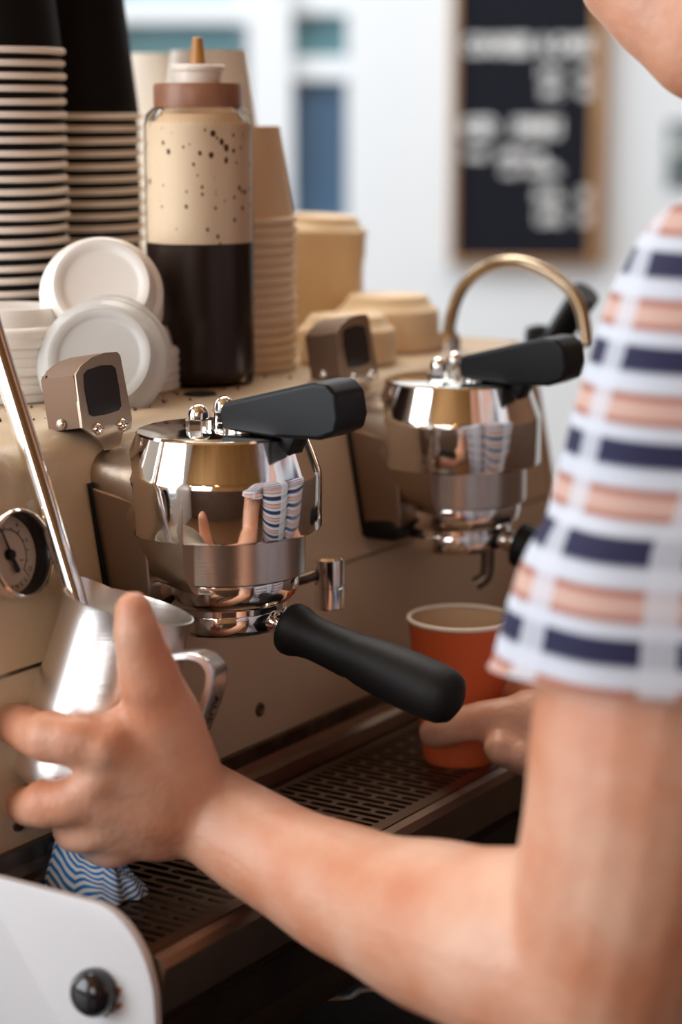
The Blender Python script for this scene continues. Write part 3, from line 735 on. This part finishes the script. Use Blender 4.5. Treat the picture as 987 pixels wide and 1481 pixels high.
# ------------------------------------------------------------------ orange cup (upright)
OC = M(.1688, -.0396, TRAY)
oc = empty('paper_cup', OC); tag(oc, 'orange paper cup held on the drip grate under the far group', 'cup')
H = .0815
bm = bmesh.new(); lathe(bm, [(0, .003), (.0195, .003), (.0195, 0), (.0202, 0), (.0292, H-.0015)], 56); obj('cup_wall', bm, m_orange, oc, 40)
bm = bmesh.new(); lathe(bm, [(.0288, H-.0015), (.0200, .005), (0, .005)], 56); obj('cup_lining', bm, m_cupin, oc, 40)
bm = bmesh.new(); lathe(bm, [(.0290+.0014*math.cos(a), H-.001+.0014*math.sin(a)) for a in [2*PI*k/10 for k in range(10)]], 56, close=True); obj('rim', bm, m_cupw, oc, 60)

# ------------------------------------------------------------------ milk pitcher
ax0 = pt(122, 1136, .925); ax1 = pt(187, 874, .930); axis = (ax1-ax0); PH = axis.length; axis = axis.normalized()
pe = empty('milk_pitcher', ax0); tag(pe, 'tilted steel milk pitcher held under the steam wand', 'pitcher')
Mp = align((0, 0, 0), axis)
bm = bmesh.new()
lathe(bm, [(0, 0), (.031, 0), (.0345, .002), (.0360, .006), (.0362, .014), (.0345, .035), (.0318, .058), (.0304, .075), (.0302, PH-.001), (.0306, PH), (.0298, PH), (.0294, PH-.002), (.0296, .075), (.0310, .058), (.0337, .035), (.0352, .012), (.030, .003), (0, .003)], 80, Mp)
# spout : push the rim outwards on the side away from the handle
for v in bm.verts:
    q = Mp.inverted() @ v.co
    a = math.atan2(q.y, q.x)
    hv = Mp.to_3x3() @ Vector((math.cos(a), math.sin(a), 0))
    k = max(0, hv.dot(Vector((-.8, .6, 0))) - .86)/.14 * max(0, (q.z-.060)/(PH-.060))
    v.co += Vector((-.8, .6, 0))*.008*k + axis*.004*k
obj('pitcher_body', bm, m_pit, pe, 40)
bm = bmesh.new(); lathe(bm, [(0, .055), (.0305, .055), (.0305, .0545), (0, .0545)], 48, Mp); obj('milk', bm, mat('milk', (.8, .74, .66), .3), pe, 40)
hd = Vector((.93, -.36, 0)); hd = (hd - axis*hd.dot(axis)).normalized(); side = axis.cross(hd)
hp = [axis*(PH-.016)+hd*.029, axis*(PH-.0125)+hd*.037, axis*(PH-.0120)+hd*.0445, axis*(PH-.016)+hd*.0500, axis*(PH-.025)+hd*.0515, axis*(PH-.040)+hd*.0500, axis*(PH-.055)+hd*.0470, axis*(PH-.065)+hd*.0410, axis*(PH-.068)+hd*.0335]
bm = bmesh.new(); tube(bm, smoothpath(hp, 5), 0, 12, flat=(.0088, .0021, side)); ph = obj('handle', bm, m_pit, pe, 40)
bx = -axis; by = side
mt = Matrix(((bx.x, by.x, hd.x, 0), (bx.y, by.y, hd.y, 0), (bx.z, by.z, hd.z, 0), (0, 0, 0, 1)))
mt = Matrix.Translation(axis*(PH-.0265)+hd*.0537-side*.0026) @ mt @ Matrix.Rotation(math.radians(3), 4, 'Y')
text_mesh('AUEZ', .0078, .0001, mt, 'handle_marking', m_screen, ph)

# ------------------------------------------------------------------ blue cloth
CU, CV = -.1000, .0030
m_cloth = bpy.data.materials.new('chevron_cloth'); m_cloth.use_nodes = True; nt = m_cloth.node_tree; b = nt.nodes['Principled BSDF']; b.inputs['Roughness'].default_value = .95
uv = nt.nodes.new('ShaderNodeUVMap'); sx = nt.nodes.new('ShaderNodeSeparateXYZ'); nt.links.new(uv.outputs[0], sx.inputs[0])
def mth(op, a, b_=None, c=None):
    n = nt.nodes.new('ShaderNodeMath'); n.operation = op
    for i, q in enumerate((a, b_, c)):
        if q is None: continue
        if isinstance(q, (int, float)): n.inputs[i].default_value = q
        else: nt.links.new(q, n.inputs[i])
    return n.outputs[0]
zig = mth('PINGPONG', sx.outputs[0], .11)
ph_ = mth('ADD', mth('MULTIPLY', zig, 1.3), sx.outputs[1])
st = mth('SINE', mth('MULTIPLY', ph_, 2*PI*16))
rp = nt.nodes.new('ShaderNodeValToRGB'); rp.color_ramp.elements[0].position = .40; rp.color_ramp.elements[0].color = (.012, .20, .55, 1); rp.color_ramp.elements[1].position = .60; rp.color_ramp.elements[1].color = (.70, .76, .80, 1)
nt.links.new(mth('MULTIPLY_ADD', st, .5, .5), rp.inputs[0]); nt.links.new(rp.outputs[0], b.inputs['Base Color'])
bm = bmesh.new(); uvl = bm.loops.layers.uv.new('UVMap'); NU, NV = 60, 36; grid = []
for i in range(NU+1):
    row = []
    for j in range(NV+1):
        s = i/NU; t = j/NV; th = 2*PI*s
        # a bunched cloth: closed ring footprint rising to a folded crest
        fold = 1 + .10*math.sin(5*th+1.2) + .05*math.sin(11*th)
        rr = (1-t)**.55 if t < 1 else 0
        ex = .0165*rr*fold; ey = .0260*(.45+.55*rr)*fold*(1 if t < 1 else .9)
        hx = CU + ex*math.cos(th) + .0*t; hy = CV + ey*math.sin(th)
        lean = t
        z = TRAY + .0005 + (.0260 + .0120*math.sin(th))*(t**.75) + .0022*math.sin(4*th+5*t)*t*(1-t)*3
        row.append(((hx, hy, z), (s*1.1, t*.55)))
    grid.append(row)
V = [[bm.verts.new(M(*grid[i][j][0])) for j in range(NV+1)] for i in range(NU)]
for i in range(NU):
    for j in range(NV):
        i2 = (i+1) % NU
        f = bm.faces.new((V[i][j], V[i2][j], V[i2][j+1], V[i][j+1]))
        uvs = [grid[i][j][1], grid[i+1][j][1], grid[i+1][j+1][1], grid[i][j+1][1]]
        for l, q in zip(f.loops, uvs): l[uvl].uv = q
tag(obj('cleaning_cloth', bm, m_cloth, None, 180), 'blue and white chevron cloth bunched on the drip grate under the hand', 'cloth')

# ------------------------------------------------------------------ wire rod and tin under the tray
def Mz(x, y, z):   # world point on horizontal plane z (machine frame) seen along a pixel ray
    r = pt(x, y, 1.0); return r*((G1.z+z)/r.z)
zc = ctop + .006
bm = bmesh.new(); tube(bm, smoothpath([Mz(325, 1486, zc), Mz(352, 1470, zc), Mz(400, 1447, zc), Mz(470, 1445, zc), Mz(506, 1443, zc), Mz(522, 1434, zc), Mz(548, 1432, zc), Mz(640, 1431, zc)], 6), .0012, 10)
tag(obj('steel_rod', bm, m_chrome, None, 60), 'thin bent steel rod lying on the dark counter below the tray', 'rod')
c_ = Mz(365, 1475, ctop)
bt = empty('black_mat', M(-.02, -.17, ctop), TH); tag(bt, 'black ribbed rubber mat on the counter in front of the machine', 'mat')
bm = bmesh.new(); box(bm, -.16, .30, -.07, .06, .0002, .0035, .001); obj('mat_base', bm, m_rubber, bt)
bm = bmesh.new()
for k in range(28): box(bm, -.155+k*.0165, -.148+k*.0165, -.065, .055, .0035, .0050)
o = obj('ribs', bm, m_rubber, bt, 0); o['kind'] = 'stuff'

# ------------------------------------------------------------------ PERSON
class Blob:
    def __init__(s): s.bm = bmesh.new()
    def ball(s, p, r, sc_=None, rot_=None):
        m_ = Matrix.Translation(Vector(p))
        if rot_ is not None: m_ = m_ @ rot_
        if sc_: m_ = m_ @ Matrix.Diagonal((*sc_, 1))
        bmesh.ops.create_icosphere(s.bm, subdivisions=3, radius=r, matrix=m_)
    def limb(s, pts, rads, n=6):
        P = smoothpath(pts, n); R = []
        for i in range(len(rads)-1):
            for k in range(n):
                t = k/n; t = t*t*(3-2*t); R.append(rads[i]*(1-t)+rads[i+1]*t)
        R.append(rads[-1])
        tube(s.bm, P, R, 20)
        s.ball(P[0], R[0]); s.ball(P[-1], R[-1])
    def build(s, name, m, vox, sm, parent=None, smoothfac=.5):
        me = bpy.data.meshes.new(name+'_raw'); s.bm.to_mesh(me); s.bm.free()
        t = bpy.data.objects.new(name+'_raw', me); C.objects.link(t)
        r = t.modifiers.new('r', 'REMESH'); r.mode = 'VOXEL'; r.voxel_size = vox; r.use_smooth_shade = True
        q = t.modifiers.new('s', 'SMOOTH'); q.factor = smoothfac; q.iterations = sm
        dg = bpy.context.evaluated_depsgraph_get()
        me2 = bpy.data.meshes.new_from_object(t.evaluated_get(dg)); bpy.data.objects.remove(t); me2.name = name
        me2.materials.clear(); me2.materials.append(m); me2.shade_smooth()
        o = bpy.data.objects.new(name, me2); C.objects.link(o)
        if parent: o.parent = parent
        return o
B = Blob()
SL = pt(1080, 490, .785); SR = SL + U*.34
mid = (SL+SR)/2
EL = pt(880, 1410, .755); WL = pt(290, 1168, .912)
# left upper arm and forearm
B.limb([SL, pt(1010, 760, .765), pt(955, 1030, .75), pt(925, 1230, .745), EL], [.052, .048, .0475, .0455, .043])
B.limb([EL, pt(770, 1378, .775), pt(650, 1345, .805), pt(520, 1298, .845), pt(400, 1238, .882), WL], [.043, .0415, .0365, .0300, .0252, .0225])
# left hand
def fing(pts, rads): B.limb([pt(*p) for p in pts], rads, 4)
B.limb([WL, pt(235, 1130, .897), pt(165, 1090, .884)], [.0215, .0215, .0165], 5)
B.limb([WL, pt(225, 1165, .897), pt(150, 1150, .886)], [.0215, .0205, .0160], 5)
B.limb([WL, pt(235, 1190, .902), pt(170, 1195, .892)], [.0205, .0180, .0135], 5)
fing([(160, 1080, .882), (112, 1070, .876), (70, 1068, .884), (34, 1052, .902), (12, 1044, .922)], [.0135, .0118, .0112, .0104, .0092])
fing([(150, 1140, .884), (105, 1158, .880), (65, 1164, .888), (42, 1166, .906), (34, 1160, .928)], [.0135, .0112, .0104, .0098, .0088])
fing([(165, 1180, .888), (135, 1198, .888), (112, 1204, .900), (100, 1198, .922)], [.0125, .0108, .0098, .0088])
fing([(195, 1195, .894), (175, 1222, .896), (150, 1228, .908), (132, 1218, .926)], [.0115, .0098, .0088, .0078])
fing([(262, 1120, .898), (240, 1050, .888), (218, 985, .880), (200, 925, .876), (193, 882, .878)], [.0190, .0175, .0140, .0108, .0086])
fing([(236, 1080, .890), (195, 1045, .884), (160, 1072, .884)], [.0135, .0100, .0120])
for (q, r_) in (((150, 1082, .8735), .0105), ((72, 1066, .881), .0124), ((140, 1128, .876), .0100), ((67, 1162, .885), .0118), ((160, 1172, .884), .0096), ((216, 985, .879), .0140), ((198, 915, .876), .0108)):
    B.ball(pt(*q), r_)
for a, b, r_ in (((262, 1148, .885), (160, 1090, .8715), .0040), ((265, 1165, .885), (152, 1134, .8735), .0040), ((265, 1185, .888), (172, 1176, .8795), .0040)):
    B.limb([pt(*a), pt(*b)], [r_, r_*1.25], 4)
# right arm and hand
ER = Vector((.385, .985, -.37)); WR = pt(850, 1055, 1.075)
B.limb([SR, (SR+ER)/2 + Vector((.01, 0, 0)), ER], [.050, .045, .040])
B.limb([ER, (ER+WR)/2, WR], [.040, .032, .0215])
fing([(850, 1055, 1.075), (800, 1050, 1.068), (768, 1040, 1.066)], [.0215, .0200, .0165])
fing([(768, 1038, 1.066), (715, 1040, 1.066), (660, 1050, 1.074), (628, 1060, 1.090)], [.0130, .0110, .0100, .0088])
fing([(775, 1070, 1.068), (735, 1085, 1.062), (722, 1082, 1.050)], [.0125, .0100, .0085])
fing([(795, 1085, 1.070), (762, 1100, 1.060), (755, 1092, 1.048)], [.0115, .0092, .0080])
fing([(815, 1090, 1.072), (790, 1108, 1.062), (785, 1100, 1.050)], [.0105, .0084, .0074])
fing([(815, 1045, 1.085), (775, 1012, 1.100), (728, 1004, 1.128), (705, 1008, 1.148)], [.0150, .0120, .0100, .0085])
# neck, jaw and head
fwd = -W*-1
fwd = Vector((W.x, W.y, 0))          # the barista faces the machine
NB = mid + Vector((0, 0, .045)); chin = pt(905, -28, .965); thr = pt(1022, 58, .945)
B.limb([NB, (NB+pt(1100, 10, .94))/2, pt(1100, 5, .94)], [.060, .046, .046])
B.limb([chin, (chin+thr)/2, thr], [.021, .025, .028])
HC = chin - fwd*.062 + Vector((0, 0, .098))
R3 = Matrix.Rotation(math.atan2(fwd.y, fwd.x) - PI/2, 4, 'Z')   # local +y = forward
B.ball(HC + Vector((0, 0, .012)), .1, (.76, .95, .98), R3)
B.ball(HC + fwd*.026 + Vector((0, 0, -.045)), .06, (.88, .85, 1.05), R3)
lat = -U
for s in (-1, 1):
    B.limb([chin, HC - fwd*.015 + lat*s*.05 + Vector((0, 0, -.05))], [.019, .020], 3)
    B.ball(HC + lat*s*.076 - fwd*.005 + Vector((0, 0, -.01)), .026, (.35, .62, 1.1), R3)     # ears
    B.ball(HC + fwd*.080 + lat*s*.030 + Vector((0, 0, .028)), .016, (1.2, .6, .6), R3)       # brow
    B.ball(HC + fwd*.066 + lat*s*.035 + Vector((0, 0, -.030)), .022, None, R3)               # cheek
B.limb([HC + fwd*.088 + Vector((0, 0, .012)), HC + fwd*.101 + Vector((0, 0, -.020))], [.0075, .0095], 3)   # nose
B.ball(HC + fwd*.080 + Vector((0, 0, -.056)), .012, (1.8, .8, .45), R3); B.ball(HC + fwd*.078 + Vector((0, 0, -.066)), .012, (1.6, .8, .5), R3)
# torso, hips, legs
ch = mid - fwd*.005
dn = lambda z: Vector((0, 0, z))
for s in (-1, 1):
    B.limb([NB, mid + U*s*.09 + dn(.0), mid + U*s*.165], [.05, .05, .05], 4)
    B.limb([mid + U*s*.085 + dn(-.04), mid + U*s*.075 + dn(-.25) - fwd*.05, mid + U*s*.07 + dn(-.50) - fwd*.12], [.078, .078, .085], 5)
    hip = mid + U*s*.075 + dn(-.55) - fwd*.13
    B.limb([hip, hip + dn(-.40)+fwd*.02, Vector((hip.x, hip.y, FL+.07))], [.088, .058, .040], 6)
    B.limb([Vector((hip.x, hip.y, FL+.045)), Vector((hip.x, hip.y, FL+.035)) + fwd*.15], [.036, .030], 4)
person = B.build('person', m_skin, .0029, 4)
tag(person, 'barista in a striped short-sleeved shirt holding a steel milk pitcher and an orange cup', 'person')
# eyes, hair
for s in (-1, 1):
    bm = bmesh.new(); bmesh.ops.create_uvsphere(bm, u_segments=16, v_segments=10, radius=.0105, matrix=Matrix.Translation(HC + fwd*.0745 + lat*s*.031 + dn(.008))); ey = obj('eye', bm, mat('eye_white', (.62, .58, .54), .2), person, 180)
    bm = bmesh.new(); bmesh.ops.create_uvsphere(bm, u_segments=16, v_segments=10, radius=.0055, matrix=Matrix.Translation(HC + fwd*.0802 + lat*s*.031 + dn(.006))); obj('iris', bm, mat('brown_iris', (.05, .025, .012), .15), ey, 180)
    bm = bmesh.new(); tube(bm, smoothpath([HC + fwd*.090 + lat*s*.014 + dn(.028), HC + fwd*.094 + lat*s*.030 + dn(.034), HC + fwd*.080 + lat*s*.050 + dn(.028)]), .0032, 8); obj('eyebrow', bm, m_hair, person, 180)
Hb = Blob(); Hb.ball(HC - fwd*.014 + dn(.034), .1, (.84, .98, .97), R3); Hb.ball(HC - fwd*.045 + dn(-.005), .08, (.92, .75, .85), R3)
Hb.build('hair', m_hair, .006, 2, person)
# thumb nail and finger nails that face the viewer
# shirt
m_shirt = bpy.data.materials.new('striped_shirt'); m_shirt.use_nodes = True; nt = m_shirt.node_tree; b = nt.nodes['Principled BSDF']; b.inputs['Roughness'].default_value = .9
uv = nt.nodes.new('ShaderNodeUVMap'); sx = nt.nodes.new('ShaderNodeSeparateXYZ'); nt.links.new(uv.outputs[0], sx.inputs[0])
fr = mth('FRACT', mth('DIVIDE', sx.outputs[1], .0328))
rp = nt.nodes.new('ShaderNodeValToRGB'); cr = rp.color_ramp; cr.interpolation = 'LINEAR'
navy = (.012, .012, .050, 1); wht = (.50, .54, .62, 1); tan = (.32, .12, .08, 1); pink = (.52, .34, .29, 1)
stops = [(0, navy), (.23, navy), (.29, wht), (.46, wht), (.49, tan), (.54, tan), (.57, pink), (.73, pink), (.76, tan), (.80, tan), (.83, wht), (.96, wht), (.99, navy)]
cr.elements[0].position = 0; cr.elements[0].color = navy; cr.elements[1].position = .99; cr.elements[1].color = navy
for p_, c_ in stops[1:-1]:
    e = cr.elements.new(p_); e.color = c_
nt.links.new(fr, rp.inputs[0])
mx = nt.nodes.new('ShaderNodeMix'); mx.data_type = 'RGBA'; mx.inputs[7].default_value = (.54, .58, .66, 1)
f2 = mth('FRACT', mth('MULTIPLY_ADD', sx.outputs[0], 6.5, .1))
nt.links.new(mth('MULTIPLY', mth('LESS_THAN', f2, .24), .72), mx.inputs[0]); nt.links.new(rp.outputs[0], mx.inputs[6]); nt.links.new(mx.outputs[2], b.inputs['Base Color'])
S = Blob()
for s in (-1, 1):
    S.limb([NB + dn(-.004), mid + U*s*.09 + dn(-.0), mid + U*s*.163], [.066, .062, .058], 4)
    S.limb([mid + U*s*.085 + dn(-.04), mid + U*s*.075 + dn(-.25) - fwd*.05, mid + U*s*.07 + dn(-.50) - fwd*.12], [.086, .088, .096], 5)
so = S.build('shirt', m_shirt, .006, 6, person)
uvl = so.data.uv_layers.new(name='UVMap')
for l in so.data.loops:
    co_ = so.data.vertices[l.vertex_index].co; dd = co_-mid
    uvl.data[l.index].uv = (math.atan2(dd.dot(U), dd.dot(fwd)+.2)/(2*PI)*1.4+.5, -co_.z+.021)
HEMZ = pt(900, 945, .705).z + .0328*(20 + .13)   # a navy band sits just above the hem
def sleeve(cents, rads, parent, squash, hemdir):
    P = smoothpath(cents, 8); R = []
    for i in range(len(rads)-1):
        for k in range(8): t = k/8; R.append(rads[i]*(1-t)+rads[i+1]*t)
    R.append(rads[-1]); bm = bmesh.new(); uvl = bm.loops.layers.uv.new('UVMap'); K = 72
    L_ = 0; rings = []; lens = []
    ref = Vector(squash).normalized()
    for i, p in enumerate(P):
        lens.append(HEMZ - p.z)
        d = (P[min(i+1, len(P)-1)]-P[max(i-1, 0)]).normalized()
        s = (ref - d*ref.dot(d)).normalized(); q = d.cross(s)
        ring = []; t = i/(len(P)-1)
        for k in range(K):
            a = 2*PI*k/K
            rr = R[i]*(1 + t*(.03*math.sin(3*a+1) + .018*math.sin(7*a+2.5*t)) + .012*math.sin(2*a+9*t))
            ring.append(p + (s*math.cos(a) + q*math.sin(a))*rr)
        rings.append(ring)
    inner = [[p + (P[i]-p).normalized()*.0016 for p in rings[i]] for i in range(len(P))]
    def addsurf(RR, flip):
        VV = [[bm.verts.new(p) for p in r] for r in RR]
        for i in range(len(RR)-1):
            for k in range(K):
                k2 = (k+1) % K
                f = bm.faces.new((VV[i][k], VV[i][k2], VV[i+1][k2], VV[i+1][k]))
                for l, (a, b_) in zip(f.loops, ((k, i), (k+1, i), (k+1, i+1), (k, i+1))): l[uvl].uv = (a/K, HEMZ - RR[b_][a % K].z)
        return VV
    A = addsurf(rings, 0); Bv = addsurf(inner, 1)
    for k in range(K):
        k2 = (k+1) % K
        f = bm.faces.new((A[-1][k], A[-1][k2], Bv[-1][k2], Bv[-1][k]))
        for l in f.loops: l[uvl].uv = (k/K, lens[-1])
    return obj('sleeve', bm, m_shirt, parent, 180)
sleeve([pt(1110, 400, .80), SL, pt(1030, 640, .775), pt(985, 800, .765), pt(955, 895, .755), pt(948, 976, .752)], [.050, .0535, .0530, .0515, .0540, .0605], person, (-1, 0, 0), None)
sleeve([SR + dn(.02), SR + (ER-SR)*.2, SR + (ER-SR)*.45, SR + (ER-SR)*.62], [.052, .055, .056, .058], person, (-1, 0, 0), None)
T_ = Blob()
for s in (-1, 1):
    hip = mid + U*s*.075 + dn(-.55) - fwd*.13
    T_.limb([hip+dn(.03), hip + dn(-.40)+fwd*.02, Vector((hip.x, hip.y, FL+.09))], [.100, .072, .056], 6)
T_.build('trousers', m_trouser, .008, 3, person)
for s in (-1, 1):
    hip = mid + U*s*.075 + dn(-.55) - fwd*.13
    K_ = Blob(); K_.limb([Vector((hip.x, hip.y, FL+.048)), Vector((hip.x, hip.y, FL+.040)) + fwd*.165], [.047, .039], 4); K_.build('shoe', m_shoe, .006, 2, person)
